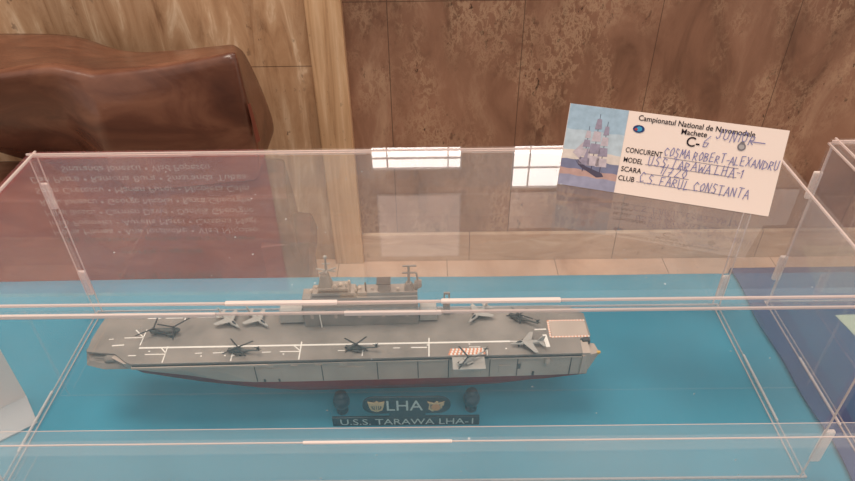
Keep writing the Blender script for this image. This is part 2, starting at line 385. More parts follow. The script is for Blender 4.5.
# ------------------------------------------------------------------ acrylic display cases
def case(name,x0,x1,y0,y1,z0,H,label,tabs,runs,tabx=(),th=.003,sw=1.0):
    """five sheets glued into a bottomless box; origin at centre of the base"""
    cx,cy=(x0+x1)/2,(y0+y1)/2; g=.00008
    r=empty(name,(cx,cy,T+z0)); tag(r,label,'display case','clear acrylic display cases')
    a,b=(x1-x0)/2,(y1-y0)/2
    P={}
    P['top_panel']=MB().box(-a,-b,H-th,a,b,H).build('top_panel',M['cleartop'],r)
    P['front_panel']=MB().box(-a,-b,0,a,-b+th,H-th-g).build('front_panel',M['clear'],r)
    P['back_panel']=MB().box(-a,b-th,0,a,b,H-th-g).build('back_panel',M['clear'],r)
    P['left']=MB().box(-a,-b+th+g,0,-a+th,b-th-g,H-th-g).build('side_panel',M['clear'],r)
    P['right']=MB().box(a-th,-b+th+g,0,a,b-th-g,H-th-g).build('side_panel',M['clear'],r)
    w=.00048*sw
    def strip(mb,p,q,k=w):
        lo=[min(p[i],q[i])-k for i in range(3)]; hi=[max(p[i],q[i])+k for i in range(3)]
        mb.box(*lo,*hi)
    # painted glints on glued seams: two hairlines per box edge, one on each sheet
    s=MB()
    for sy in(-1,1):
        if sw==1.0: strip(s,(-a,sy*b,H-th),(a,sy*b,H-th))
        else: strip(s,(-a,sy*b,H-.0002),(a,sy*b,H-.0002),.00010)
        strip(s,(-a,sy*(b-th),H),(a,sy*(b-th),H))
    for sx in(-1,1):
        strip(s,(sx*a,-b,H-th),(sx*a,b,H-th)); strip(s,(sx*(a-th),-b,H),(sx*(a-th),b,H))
    s.build('glued_seam_glint',M['seam'],P['top_panel'])
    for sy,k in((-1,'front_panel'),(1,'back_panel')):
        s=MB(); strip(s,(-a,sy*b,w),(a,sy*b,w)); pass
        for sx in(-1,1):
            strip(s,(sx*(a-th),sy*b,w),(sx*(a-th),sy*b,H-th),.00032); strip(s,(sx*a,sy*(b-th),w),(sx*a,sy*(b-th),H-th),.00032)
        s.build('glued_seam_glint',M['seam'],P[k])
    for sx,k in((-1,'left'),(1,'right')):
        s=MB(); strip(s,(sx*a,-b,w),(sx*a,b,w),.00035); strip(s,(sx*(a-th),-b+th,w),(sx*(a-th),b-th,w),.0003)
        s.build('glued_seam_glint',M['seam'],P[k])
    # finger joints at the corners and along the top edges
    for (sx,sy,za,zb) in tabs:
        par=P['left'] if sx<0 else P['right']
        xo=sx*(a+.0020); xi=sx*(a-th)
        MB().box(min(xo,xi),sy*b-.0016 if sy>0 else -b-.0008,za,max(xo,xi),sy*b+.0008 if sy>0 else -b+.0016,zb).build('finger_joint',M['tab'],par,bevel=.0007)
    for (side,xa,xb) in runs:
        if side=='fb': MB().box(xa-cx,-b+.0018,H-.0004,xb-cx,-b+.0038,H+.0010).build('finger_joint',M['tab'],P['top_panel'],bevel=.0003)
        if side=='ff': MB().box(xa-cx,-b-.0008,H-.0042,xb-cx,-b+.0004,H-.0022).build('finger_joint',M['tab'],P['top_panel'],bevel=.0003)
        if side=='bf': MB().box(xa-cx,b-.0004,H-.0040,xb-cx,b+.0006,H-.0026).build('finger_joint',M['tab'],P['top_panel'],bevel=.0003)
        if side=='bn': MB().box(xa-cx,b-.0064,H-.0003,xb-cx,b-.0054,H+.0006).build('finger_joint',M['tab'],P['top_panel'],bevel=.0003)
        if side=='bb': MB().box(xa-cx,b-.0038,H-.0004,xb-cx,b-.0020,H+.0007).build('finger_joint',M['tab'],P['top_panel'],bevel=.0003)
    for (side,ya,yb) in tabx:
        if side=='l': MB().box(-a-.0006,ya-cy,.0002,-a+.0006,yb-cy,.0016).build('finger_joint',M['tab'],P['left'],bevel=.0003)
        if side=='r': MB().box(a-.0006,ya-cy,.0002,a+.0006,yb-cy,.0016).build('finger_joint',M['tab'],P['right'],bevel=.0003)
    return r
HC=.1242; W2=.2100; D=.1313
case('display_case',-.2105,W2,0,D,0,HC,'clear acrylic display case over the grey model carrier',
     [(-1,1,.0855,.1035),(-1,1,.0165,.0365),(1,1,.0855,.1035),(1,1,.0085,.0262),(1,-1,.0145,.0385)],
     [('fb',-.0690,-.0228),('fb',.020,.0691),('ff',-.205,-.073),('ff',-.02,.02),('bf',-.167,-.1194),('bf',-.07,-.02),('bf',.04,.09)],
     [('l',.02,.062),('r',.035,.085)])
case('display_case',.2419,.66,0,D,.0022,.1244,'clear acrylic display case on the navy cloth at right',
     [(-1,1,.0845,.1030),(-1,1,.0205,.0400)],[('fb',.255,.30),('bf',.262,.30)],[('l',.03,.08)])
YN=-.0592
case('display_case',-.205,.243,YN-.132,YN,0,HC,'clear acrylic display case in the foreground, nearest the camera',
     [],[('bn',-.0272,.0222)],[],.0058,.42)

# ------------------------------------------------------------------ card on the case top
def plane_frame(origin,ex,up):
    ex=Vector(ex).normalized(); up=Vector(up); up=(up-ex*up.dot(ex)).normalized(); n=ex.cross(up)
    return Matrix((( ex.x,up.x,n.x,origin[0]),(ex.y,up.y,n.y,origin[1]),(ex.z,up.z,n.z,origin[2]),(0,0,0,1)))
CB=Vector((.0818,.0912,T+HC)); CE=Vector((.0961,-.0314,0)).normalized()
card=empty('entry_card',CB,math.atan2(CE.y,CE.x)); tag(card,'white competition entry card with sailing ship picture, propped on the case top','card')
CW,CH=.1011,.0410
lean=math.atan2(.0159,.0375)
# local frame: x along the card, y away, z up;  card plane leans back
def cp(s,t,n=0):          # s,t in metres on the card face, n out of the face
    return (s, t*math.sin(lean)-n*math.cos(lean), t*math.cos(lean)+n*math.sin(lean)+.0003)
def card_mesh(mb2): return [cp(x,y,z) for x,y,z in mb2.v]
b=MB(); b.box(0,0,-.0004,CW,CH,0); b.v=card_mesh(b); b.build('card_face',M['card'],card)
# the folded back leg that props it up
b=MB(); y1=CH*math.sin(lean)+.0009; zt=CH*math.cos(lean)-.0002
b.add([(0,y1,zt),(CW,y1,zt),(CW,y1+.012,.0003),(0,y1+.012,.0003),(0,y1-.0004,zt),(CW,y1-.0004,zt),(CW,y1+.0116,.0003),(0,y1+.0116,.0003)],
      [(0,1,2,3),(7,6,5,4),(0,4,5,1),(1,5,6,2),(2,6,7,3),(3,7,4,0)])
b.build('card_back_leg',M['card'],card)
# pixel-free layout: fractions of the card
QUAD=((557,184),(768,217),(788,132),(570,103))
def px(x,y):
    s_=t_=.5
    for _ in range(12):
        def ev(s_,t_): return [(1-s_)*(1-t_)*QUAD[0][i]+s_*(1-t_)*QUAD[1][i]+s_*t_*QUAD[2][i]+(1-s_)*t_*QUAD[3][i] for i in(0,1)]
        e=ev(s_,t_); d=1e-4; es=ev(s_+d,t_); et=ev(s_,t_+d)
        a11,a21=(es[0]-e[0])/d,(es[1]-e[1])/d; a12,a22=(et[0]-e[0])/d,(et[1]-e[1])/d
        rx,ry=x-e[0],y-e[1]; D_=a11*a22-a12*a21
        s_+=(rx*a22-ry*a12)/D_; t_+=(a11*ry-a21*rx)/D_
    return s_*CW,t_*CH
def put_text(mb,txt,xa,ya,xb,yb,h,bold=0,n=.0002):
    """centre-left line from (xa,ya) to (xb,yb) with letter height h"""
    a=px(xa,ya); c=px(xb,yb)
    t=text_mb(txt,1.0,'LEFT',bold=bold)
    xs=[v[0] for v in t.v]; x0,x1=min(xs),max(xs)
    L_=math.hypot(c[0]-a[0],c[1]-a[1]); ang=math.atan2(c[1]-a[1],c[0]-a[0])
    k=L_/(x1-x0); kh=h/.7
    for (x,y,z) in t.v: pass
    vs=[]
    for x,y,z in t.v:
        X=(x-x0)*k; Y=(y-.35)*kh
        vs.append((a[0]+X*math.cos(ang)-Y*math.sin(ang), a[1]+X*math.sin(ang)+Y*math.cos(ang), n))
    mb.add(vs,t.f)
tx=MB()
put_text(tx,'Campionatul National de Navomodele',642,118,756,135.5,.0026,.010)
put_text(tx,'Machete',685,132,710,135.5,.0026,.010)
put_text(tx,'C-',690,141.5,703,143.5,.0046,.012)
put_text(tx,'CONCURENT',629,149.5,666,155,.0025,.008)
put_text(tx,'MODEL',627,159.3,646.5,162.3,.0025,.008)
put_text(tx,'SCARA',624.5,168.6,645,171.6,.0025,.008)
put_text(tx,'CLUB',621.5,177.8,638,180.2,.0025,.008)
tx.v=card_mesh(tx); tx.build('printed_text',M['ink'],card,fix=False)
# ruled lines
rl=MB()
def ribbon(mb,pts,w,n):
    for (x0,y0),(x1,y1) in zip(pts,pts[1:]):
        dx,dy=x1-x0,y1-y0; l=math.hypot(dx,dy) or 1e-9; nx,ny=-dy/l*w/2,dx/l*w/2
        ex,ey=dx/l*w*.3,dy/l*w*.3
        mb.add([(x0-nx-ex,y0-ny-ey,n),(x1-nx+ex,y1-ny+ey,n),(x1+nx+ex,y1+ny+ey,n),(x0+nx-ex,y0+ny-ey,n)],[(0,1,2,3)])
for a,c in(((667,157.5),(740,169)),((649,164.8),(738,178)),((648,173.8),(692,180)),((640,182.2),(727,195.8))):
    ribbon(rl,[px(*a),px(*c)],.00028,.00015)
rl.v=card_mesh(rl); rl.build('ruled_line',M['rule'],card,fix=False)
# handwriting: single-stroke capitals
ST={'A':[[(0,0),(.4,1),(.8,0)],[(.15,.38),(.66,.4)]],'B':[[(0,0),(0,1),(.5,.9),(.5,.6),(0,.52),(.6,.4),(.55,.08),(0,0)]],'C':[[(.7,.85),(.35,1),(.02,.55),(.3,.02),(.7,.15)]],
'D':[[(0,0),(.05,1),(.65,.75),(.65,.25),(0,0)]],'E':[[(.6,1),(0,.95),(0,0),(.65,.05)],[(0,.5),(.5,.53)]],'F':[[(.6,1),(0,.95),(0,0)],[(0,.5),(.45,.52)]],'G':[[(.7,.85),(.3,1),(.02,.5),(.35,0),(.7,.2),(.68,.45),(.4,.45)]],
'I':[[(.1,0),(.12,1)]],'J':[[(.5,1),(.45,.15),(.2,0),(0,.2)]],'L':[[(.05,1),(0,0),(.6,.05)]],'M':[[(0,0),(.12,1),(.42,.35),(.74,1),(.85,0)]],'N':[[(0,0),(.05,1),(.6,0),(.65,1)]],
'O':[[(.35,1),(.02,.6),(.2,.05),(.6,.2),(.65,.75),(.35,1)]],'R':[[(0,0),(.04,1),(.55,.85),(.5,.55),(.05,.48),(.65,0)]],'S':[[(.6,.9),(.2,1),(.08,.65),(.55,.4),(.45,.03),(0,.1)]],
'T':[[(0,1),(.75,.97)],[(.36,1),(.34,0)]],'U':[[(0,1),(.05,.15),(.3,0),(.58,.15),(.62,1)]],'W':[[(0,1),(.2,0),(.42,.7),(.64,0),(.88,1)]],'X':[[(0,0),(.65,1)],[(0,1),(.65,0)]],
'H':[[(0,0),(.03,1)],[(.58,0),(.6,1)],[(0,.5),(.6,.53)]],'0':[[(.3,1),(0,.5),(.3,0),(.58,.5),(.3,1)]],'1':[[(0,.72),(.22,1),(.2,0)]],'2':[[(0,.8),(.3,1),(.55,.72),(0,0),(.65,.05)]],'7':[[(0,1),(.6,.97),(.2,0)],[(.1,.5),(.5,.52)]],
'6':[[(.5,1),(.08,.5),(.1,.08),(.5,.05),(.55,.4),(.1,.4)]],'/':[[(0,-.1),(.35,1.05)]],'-':[[(.05,.45),(.5,.48)]],'.':[[(.05,0),(.1,.06)]],' ':[]}
def handwrite(mb,txt,xa,ya,xb,yb,h):
    rnd=random.Random(len(txt)); adv=[]; x=0
    for ch in txt:
        wd=.45 if ch in' I1.' else (.55 if ch in'-/' else .92); adv.append(x); x+=wd
    a=px(xa,ya); c=px(xb,yb); L_=math.hypot(c[0]-a[0],c[1]-a[1]); ang=math.atan2(c[1]-a[1],c[0]-a[0]); k=L_/x
    for ch,ax in zip(txt,adv):
        jy=rnd.uniform(-.1,.1); js=rnd.uniform(.88,1.12); sl=rnd.uniform(.1,.22)
        for stroke in ST[ch]:
            pts=[]
            for (u,v) in stroke:
                u+=rnd.uniform(-.04,.04); v+=rnd.uniform(-.04,.04)
                X=(ax+u*.92+sl*v)*k; Y=(v*js+jy-.5)*h
                pts.append((a[0]+X*math.cos(ang)-Y*math.sin(ang),a[1]+X*math.sin(ang)+Y*math.cos(ang)))
            ribbon(mb,pts,.00032,.0003)
hw=MB()
handwrite(hw,'6',706,141.5,715,143,.0052)
handwrite(hw,'JUNIOR',719,135,757,141,.0046)
ribbon(hw,[px(752,142.5),px(765,144.3)],.0004,.0003)
handwrite(hw,'COSMA ROBERT-ALEXANDRU',668,152.5,779,166.5,.0042)
handwrite(hw,'USS TARAWA LHA-1',652,160.5,745,174.5,.0044)
handwrite(hw,'1/720',664,170,693,175,.0044)
handwrite(hw,'C.S. FARUL CONSTANTA',643,178,751,195,.0046)
hw.v=card_mesh(hw); hw.build('handwriting',M['pen'],card,fix=False)
# picture of a sailing ship on the left of the card
pc=MB(); PWp=.0285
cols=[(160,180,196),(182,192,200),(214,198,188),(122,122,146),(186,150,142),(152,148,168)]
bands=[(1.0,.70),(.70,.45),(.45,.33),(.33,.22),(.22,.14),(.14,0)]
pm=[mat('print_%d'%i,c,.8,.2,noise=.12,nscale=260) for i,c in enumerate(cols)]+[mat('print_sail',(190,174,180),.8,.2,noise=.15,nscale=500),mat('print_hull',(84,76,92),.8,.2),mat('print_sail_shade',(152,140,156),.8,.2,noise=.15,nscale=500)]
for i,(t1,t0) in enumerate(bands):
    K=12
    for k in range(K):
        x0=.0002+PWp*k/K; x1=.0002+PWp*(k+1)/K
        wv=lambda x,j:.006*math.sin(x*700+j*2.1)*(0 if j in(0,6) else 1)+(.05*(.5-abs(x/PWp-.55)) if j==3 else 0)
        pc.add([(x0,CH*(t0+wv(x0,i+1)),.00012),(x1,CH*(t0+wv(x1,i+1)),.00012),(x1,CH*(t1+wv(x1,i)),.00012),(x0,CH*(t1+wv(x0,i)),.00012)],[(0,1,2,3)],i)
def quad(pts,mi,n): pc.add([(x*PWp,y*CH,n) for x,y in pts],[tuple(range(len(pts)))],mi)
quad([(.28,.34),(.36,.25),(.66,.15),(.78,.17),(.74,.21),(.44,.27)],7,.0002)
quad([(.22,.36),(.32,.27),(.42,.24),(.30,.30)],7,.00022)
for mx,top,wd in((.40,.72,.20),(.55,.88,.24),(.70,.80,.20)):
    quad([(mx-.008,.2),(mx+.008,.2),(mx+.004,top+.04),(mx-.004,top+.04)],7,.00018)
    zz=.28
    for r_ in range(4):
        hh=(top-.28)/4; w0=wd*(1-.17*r_)/2; w1=wd*(1-.17*(r_+1))/2
        quad([(mx-w0,zz),(mx+w0,zz+.01),(mx+w1,zz+hh*.85),(mx-w1,zz+hh*.85)],6 if (r_+int(mx*10))%2 else 8,.0002+.00001*r_); zz+=hh
quad([(.18,.42),(.34,.34),(.36,.58)],6,.0002)
quad([(.36,.30),(.46,.28),(.44,.52)],8,.00025)
pc.v=card_mesh(pc); pc.build('ship_picture',pm,card,fix=False)
# two small round emblems
eb=MB()
def disc(mb,cx,cy,rx,ry,n,mi,seg=16): mb.add([(cx+rx*math.cos(2*math.pi*i/seg),cy+ry*math.sin(2*math.pi*i/seg),n) for i in range(seg)],[tuple(range(seg))],mi)
EM=[mat('emblem_navy',(30,54,104),.8),mat('emblem_cyan',(60,150,190),.8),mat('emblem_red',(170,60,60),.8),mat('emblem_grey',(120,112,116),.8),mat('emblem_pale',(170,160,158),.8)]
c=px(642,129.3); disc(eb,c[0],c[1],.0028,.0019,.0002,0); disc(eb,c[0]+.0002,c[1],.0014,.0012,.00025,1); disc(eb,c[0]-.0012,c[1]-.0003,.0008,.0006,.00027,2)
eb.v=card_mesh(eb); eb.build('emblem',EM,card,fix=False,label='blue oval emblem')
eb=MB(); c=px(743,147.5); disc(eb,c[0],c[1],.0019,.0019,.0002,3); disc(eb,c[0],c[1],.0012,.0012,.00025,4); disc(eb,c[0],c[1]+.0018,.0010,.0008,.00027,3)
eb.v=card_mesh(eb); eb.build('emblem',EM,card,fix=False,label='small grey round emblem')

# ------------------------------------------------------------------ paper card at the left, paper at the right
pe=Vector((-.78,-.63,0)).normalized()
lc=empty('folded_paper',(-.2243,.0585,T),math.atan2(pe.y,pe.x)); tag(lc,'blank folded white paper card standing on the turquoise cloth at far left','card')
# local x runs left along the fold, local y towards the camera side
b=MB(); L_=.085
b.add([(0,0,.0004),(L_,0,.0004),(L_,-.007,.066),(0,-.007,.066),(0,-.0006,.0004),(L_,-.0006,.0004),(L_,-.0076,.066),(0,-.0076,.066)],[(0,1,2,3),(7,6,5,4),(0,4,5,1),(1,5,6,2),(2,6,7,3),(3,7,4,0)])
b.build('upright_flap',M['card'],lc)
b=MB()
b.add([(0,.0001,.0012),(L_,.0001,.0012),(L_,.0241,.0006),(0.0,.0241,.0006),(0,.0001,.0006),(L_,.0001,.0006),(L_,.0241,.00005),(0,.0241,.00005)],[(0,1,2,3),(7,6,5,4),(0,4,5,1),(1,5,6,2),(2,6,7,3),(3,7,4,0)])
b.build('foot_flap',mat('paper_grey',(196,188,186),.8,.2),lc)
gp=empty('green_paper',(.2822,.1172,T+.0026)); tag(gp,'pale green paper sheet on the navy cloth inside the right case','paper')
b=MB(); b.add([(0,0,0),(.004,-.022,0),(.012,-.052,0),(.12,-.05,0),(.12,.003,0)]+[(0,0,.0003),(.004,-.022,.0003),(.012,-.052,.0003),(.12,-.05,.0003),(.12,.003,.0003)],[(0,1,2,3,4),(9,8,7,6,5)]+[(i,(i+1)%5,5+(i+1)%5,5+i) for i in range(5)])
b.build('paper_sheet',M['green'],gp)

# ------------------------------------------------------------------ the model carrier (built in millimetres)
ZD=46.0
ship=empty('model_aircraft_carrier',(-.1415,.0417,T),.018579); tag(ship,'grey scale model amphibious assault carrier with red lower hull on two stand posts','model ship')
def sb(mb,name,m,parent=ship,**k): return mb.scale(MM).build(name,m,parent,**k)
CV=18.0
LV=[(44.8,0),(38,1),(28,2),(22,3),(17,4),(14.5,5)]
# half-breadths of the hull at the six levels, bow to stern
HS=[(-24,[4,2.5,1.5,1,.7,.5],[44.8,43,41,40,39.5,39]),(-14,[12.5,10,6.5,3.2,1.8,.6],[44.8,38,33.5,29,27,26]),(-7,[16.6,14,8.5,4.8,2.6,.7],[44.8,38,32,25.5,22,21]),(8,[17.2,16,11,7,4,1.2],[44.8,38,31,23.5,19.5,18]),(25,[17.2,16.6,12.5,9,6,2],[44.8,38,29.5,22.5,17.5,15]),(42,[17.2,17.2,15.2,12,8.5,3],None),
 (60,[17.2,17.2,16.9,15,11.5,5],None),(85,[17.2,17.2,17.2,16.4,14.2,9],None),(160,[17.2,17.2,17.2,16.4,14.2,9],None),(195,[17.2,17.2,17.2,16,13,7],[44.8,38,28,22,17.3,15]),(222,[17.2,17.2,17,15,11,5],[44.8,38,28,23,19,17.5]),(243,[17,17,16.6,14.6,11,6],[44.8,38,28,25.5,23.5,22.5])]
def hull(levels):
    mb=MB(); rings=[]
    for u,hb,zs in HS:
        zs=zs or [z for z,_ in LV]
        near=[(u,CV-hb[i],zs[i]) for i in levels]; far=[(u,CV+hb[i],zs[i]) for i in reversed(levels)]
        rings.append(near+far)
    n=len(rings[0]); vs=[p for r in rings for p in r]
    fs=[(k*n+i,k*n+(i+1)%n,(k+1)*n+(i+1)%n,(k+1)*n+i) for k in range(len(rings)-1) for i in range(n)]
    fs+=[tuple(range(n)),tuple(range((len(rings)-1)*n,len(rings)*n))]
    mb.add(vs,fs); return mb
sb(hull([0,1,2]),'hull',M['hull'])
sb(hull([2,3,4,5]),'lower_hull',M['red'],label='dark red lower hull')
# flight deck
DECK=[(-29.5,9.9),(-30.2,20),(-29.5,30.3),(-28.6,36.2),(-12.4,36.4),(-4,37.6),(226,37.6),(238,36),(243,31.5),(245.1,30.6),(245.3,13),(239,10.5),(238.4,-.1),(-2.4,-.1),(-6,1.8),(-13.3,7.6)]
sb(MB().prism(DECK,ZD-1.2,ZD),'flight_deck',M['deck'],bevel=.0002)
# bow gun platforms, stern platform
mb=MB(); mb.add([(-32.5,13,39.5),(-30,6.5,39),(-19.6,3.2,39),(-6.5,3,39),(-6.5,14,39),(-28,16,39),(-31,13,ZD-1.3),(-28,7.5,41.5),(-19,5,41.2),(-7.5,4,41.2),(-7.5,14,ZD-1.3),(-27,16,ZD-1.3)],
   [(5,4,3,2,1,0),(6,7,8,9,10,11),(0,1,7,6),(1,2,8,7),(2,3,9,8),(3,4,10,9),(4,5,11,10),(5,0,6,11)])
sp=sb(mb,'bow_gun_platform',M['deck'])
g=MB(); g.loft([(-19.5,7.8,42.6,2.2,1.4),(-18,7.8,43,2.8,2.0),(-14.5,7.8,43,2.8,2.0),(-13,7.8,42.8,2.2,1.5)],12); g.tube((-19,7.8,43.3),(-25.5,7.4,44),.4,.35); sb(g,'bow_gun',M['deck'],sp)
mb=MB(); mb.prism([(-23,36),(-16,41),(-9,41),(-5,37.5),(-5,34),(-22,34)],40,41.4); sp=sb(mb,'bow_gun_platform',M['deck'])
g=MB(); g.lathe([(2.4,41.4),(2.4,44),(1.6,45.6)],-13,38.3,12); g.tube((-14,38.3,44.5),(-20,38.3,45.6),.4); sb(g,'bow_gun',M['dark'],sp)
mb=MB(); mb.add([(238.6,-.4,38),(248.6,5.3,38.2),(247.6,11.5,38),(239,11,38),(238.6,-.2,43.4),(249.2,5.1,40.6),(247.6,11.5,41.0),(239,11,42.6),(238.6,.6,28.2),(244.6,4.2,28.5),(244,11,28.5),(239,11,28.2)],
   [(4,5,6,7),(0,1,5,4),(1,2,6,5),(2,3,7,6),(3,0,4,7),(8,9,1,0),(9,10,2,1),(10,11,3,2),(11,8,0,3),(11,10,9,8)])
sp=sb(mb,'stern_platform',M['hull'])
sb(MB().box(240.2,9.2,42.5,244.6,12.6,45.9),'gun_tub',M['dark'],sp,bevel=.0004)
sb(MB().add([(248.2,4.4,39.6),(249.4,4.8,39.8),(249.3,5.4,41.2),(248.2,5.0,41.4)],[(0,1,2,3)]).box(247.8,4.4,40.5,249.7,5.8,41.3),'edge_stripe',M['yellow'],sp)
# gallery along the port deck edge with little brackets
g=MB(); g.box(-2.5,-1.0,42.6,70,.9,43.9); g.box(70,-.6,43.2,166,.9,43.9); g.box(188,-.6,43.2,238,.9,43.9)
for k in range(9): g.add([(4+k*13,-.9,42.8),(8+k*13,-.9,42.8),(6+k*13,-.7,40.9),(4+k*13,.7,42.8),(8+k*13,.7,42.8),(6+k*13,.7,40.9)],[(0,1,2),(5,4,3),(0,3,4,1),(1,4,5,2),(2,5,3,0)])
sb(g,'deck_edge_gallery',M['hull'])
g=MB(); g.box(-2,-.35,43.9,238,-.05,44.9); sb(g,'safety_net',M['dark'])
# plate seams, doors and vents on the side
for u,z0,z1,w in((62,29,42,.4),(66,28.5,31,1.2),(74,28.5,30.5,1.0),(98,28.5,42,.45),(128,28.5,42,.5),(150,28.5,42,.5),(166.5,28.5,42,.5),(189,28.5,42,.5),(204,28.5,42,.5),(213,28.5,31.5,1.3),(233,28.5,42,.5),(205,34,38,1.4)):
    sb(MB().box(u-w/2,.55,z0,u+w/2,1.2,z1),'side_fitting',M['hullline'])
for u0,z0,u1,z1 in((194,31,200,37),(206,35,208,40),(106,31,121,39),(64,31,76,39)): sb(MB().box(u0,.45,z0,u1,1.0,z1),'side_door',M['hull'])
sb(MB().lathe([(1.2,37),(1.7,39.5),(1.0,42.5)],220,.3,10),'side_vent',M['hull'])
# port deck-edge elevator
el=sb(MB().box(168.3,-9.0,44.4,185.6,-.15,45.6),'deck_edge_elevator',M['jet'],bevel=.0002)
sb(MB().box(169,-8,40,171,-.2,44.4).box(183,-8,40,185,-.2,44.4),'elevator_bracket',M['hull'],el)
# stern elevator inset
sb(MB().box(224.2,12.8,ZD,244.2,24.6,ZD+.06),'stern_elevator',M['hull'])
# markings
segs=[(-1.6,11.6,200.5,9.8,1.1),(200.5,9.8,219.6,9.4,.5),(-12.1,19.5,-1.4,19.6,.6),(-1.7,25.7,-1.7,13.6,.6),(-7.7,25.5,-1.7,19.6,.6),(3.1,6.7,13.9,6.6,.6),(13.8,12.3,14.1,.5,.6),(10.2,11.7,14.2,7.2,.6),(-17,13.8,-10.6,14.2,.8),(-5.7,6.1,-1.5,6.1,.6),(-20.4,18.7,-17.8,18.9,.5),(30,6.6,33.7,6.8,.5),(39.7,6.6,45.6,6.7,.5),(66.1,6.2,70.9,6.3,.5),(75.7,6.4,86.4,6.2,.6),(86.6,13.4,86.6,.3,.7),(83,10.3,86.4,6.8,.6),(50.4,.5,50.3,6.3,.7),(120.5,6.1,120.3,1.7,.6),(156.4,13.8,156,.2,.7),(146.5,7,155.2,6.8,.7),(136.8,7,140.5,7,.5),(107,6.1,110.8,6.1,.5),(-3.9,34.6,3.5,34.5,.6),(6.4,34.5,16.1,34.4,.6),(17.7,37,17.6,31.1,.6),(215.2,18.3,221.7,18.4,.9),(220.1,14.3,220.7,4.9,2.2),(209.9,26,210.9,29.3,.5),(187.4,3.8,187.2,-.1,.5),(24,34.5,40,34.4,.6),(178,6.4,184,6.2,.4)]
g=MB()
for u1,v1,u2,v2,w in segs: 
    d=math.hypot(u2-u1,v2-v1); nx,ny=-(v2-v1)/d*w/2,(u2-u1)/d*w/2
    g.prism([(u1-nx,v1-ny),(u2-nx,v2-ny),(u2+nx,v2+ny),(u1+nx,v1+ny)],ZD,ZD+.05+.01*(w>1))
rr=random.Random(4)
for k in range(9):
    u=rr.uniform(0,215); v=rr.choice([4.2,8.2,8.6]); g.prism([(u,v),(u+.9,v),(u+.9,v+.7),(u,v+.7)],ZD,ZD+.045)
sb(g,'deck_marking',M['white'],label='white painted deck markings')
g=MB(); g2=MB()
def hazard(u1,v1,u2,v2,w,n):
    for k in range(n):
        a,b_=k/n,(k+1)/n; d=math.hypot(u2-u1,v2-v1); nx,ny=-(v2-v1)/d*w/2,(u2-u1)/d*w/2
        P=lambda t:(u1+(u2-u1)*t,v1+(v2-v1)*t)
        p,q=P(a),P(b_)
        (g if k%2==0 else g2).prism([(p[0]-nx,p[1]-ny),(q[0]-nx,q[1]-ny),(q[0]+nx,q[1]+ny),(p[0]+nx,p[1]+ny)],ZD,ZD+.07)
hazard(223.6,25.0,244.4,24.8,1.0,24); hazard(223.6,25,223.2,12.4,1.1,14); hazard(223.2,12.3,244.6,12.3,1.0,24)
sb(g,'hazard_border',M['orange'],label='orange dashes of the hazard border'); sb(g2,'hazard_border',M['white'],label='white dashes of the hazard border')
g=MB(); g2=MB()
for row in range(3): hazard(166.5+row*.6,1.5+row*1.6,186.2+row*.3,1.5+row*1.6,1.4,19)
sb(g,'elevator_hazard_stripe',M['orange'],label='orange hazard blocks'); sb(g2,'elevator_hazard_stripe',M['white'],label='white hazard blocks')
# island
isl=sb(MB().taper(87,25,ZD,151,34.5,ZD+20.5,.6,.4),'island',M['isl'],bevel=.0003)
g=MB(); g.taper(92,25.6,ZD+20.5,118,34,ZD+23.5,1.5,.3); g.taper(96,26,ZD+23.5,114.5,33.6,ZD+26.3,1.5,.5); g.box(118,26.5,ZD+20.5,150.6,33.5,ZD+23); sb(g,'bridge_deck',M['isl'],isl,bevel=.0003)
g=MB(); g.box(97,25.6,ZD+24.4,113,25.9,ZD+25.4); g.box(93.5,25.3,ZD+21.4,116,25.6,ZD+22.3); sb(g,'bridge_window',M['dark'],isl)
g=MB()
for k in range(9): g.box(91+k*6.6,24.8,ZD+6+3*(k%2),92.6+k*6.6,25.2,ZD+9+3*(k%2))
g.box(88,24.75,ZD+15.6,150,25.2,ZD+16.0); g.box(88,24.75,ZD+11,150,25.2,ZD+11.3); sb(g,'island_fitting',M['hull'],isl)
fm=MB(); fm.taper(97,27,ZD+26.3,104.5,32.5,ZD+34,1.6,1.2); fm.tube((102,29.7,ZD+34),(102.4,29.7,ZD+45),.8,.45)
fm=sb(fm,'fore_mast',M['isl'],isl)
g=MB(); g.tube((97,29.5,ZD+38.2),(107,29.9,ZD+35.8),.45); g.tube((98,30,ZD+34.6),(107.5,29.5,ZD+38.6),.45); g.tube((100.3,29.7,ZD+41.5),(104.5,29.7,ZD+41.5),.35); g.tube((102.3,27,ZD+37),(102.3,32,ZD+37),.35); sb(g,'mast_arm',M['jet'],fm)
g=MB(); g.lathe([(.3,ZD+44.6),(1.0,ZD+45.2),(1.0,ZD+46.4),(.3,ZD+47)],102.4,29.7,10); sb(g,'mast_head',M['jet'],fm)
am=MB(); am.taper(143.5,27,ZD+23,148.5,32,ZD+27,1.2,1); am.tube((146,29.5,ZD+27),(146.2,29.5,ZD+38.8),.75,.6); am=sb(am,'aft_mast',M['isl'],isl)
g=MB(); g.box(142.6,29.1,ZD+33.6,149.8,29.9,ZD+34.4); g.box(143,29.1,ZD+38.4,150.4,29.9,ZD+39.1); sb(g,'mast_arm',M['isl'],am)
g=MB(); g.loft([(149,29.5,ZD+25.4,2,2.4),(151,29.5,ZD+26,2.6,3.2),(153,29.5,ZD+26.2,1.6,2.2)],10); g.tube((151,29.5,ZD+28),(150.2,29.5,ZD+34),.6,.5); sb(g,'aft_radar',M['isl'],am)
g=MB(); g.taper(129,27,ZD+23,136,32,ZD+28.2,.3,.3); f=sb(g,'funnel',M['isl'],isl,bevel=.0002)
sb(MB().box(128.6,26.7,ZD+28.2,136.2,32.3,ZD+29),'funnel_cap',M['dark'],f)
sb(MB().tube((122.5,28,ZD+23),(122.5,28,ZD+29),.45),'whip_aerial',M['dark'],isl)
g=MB()
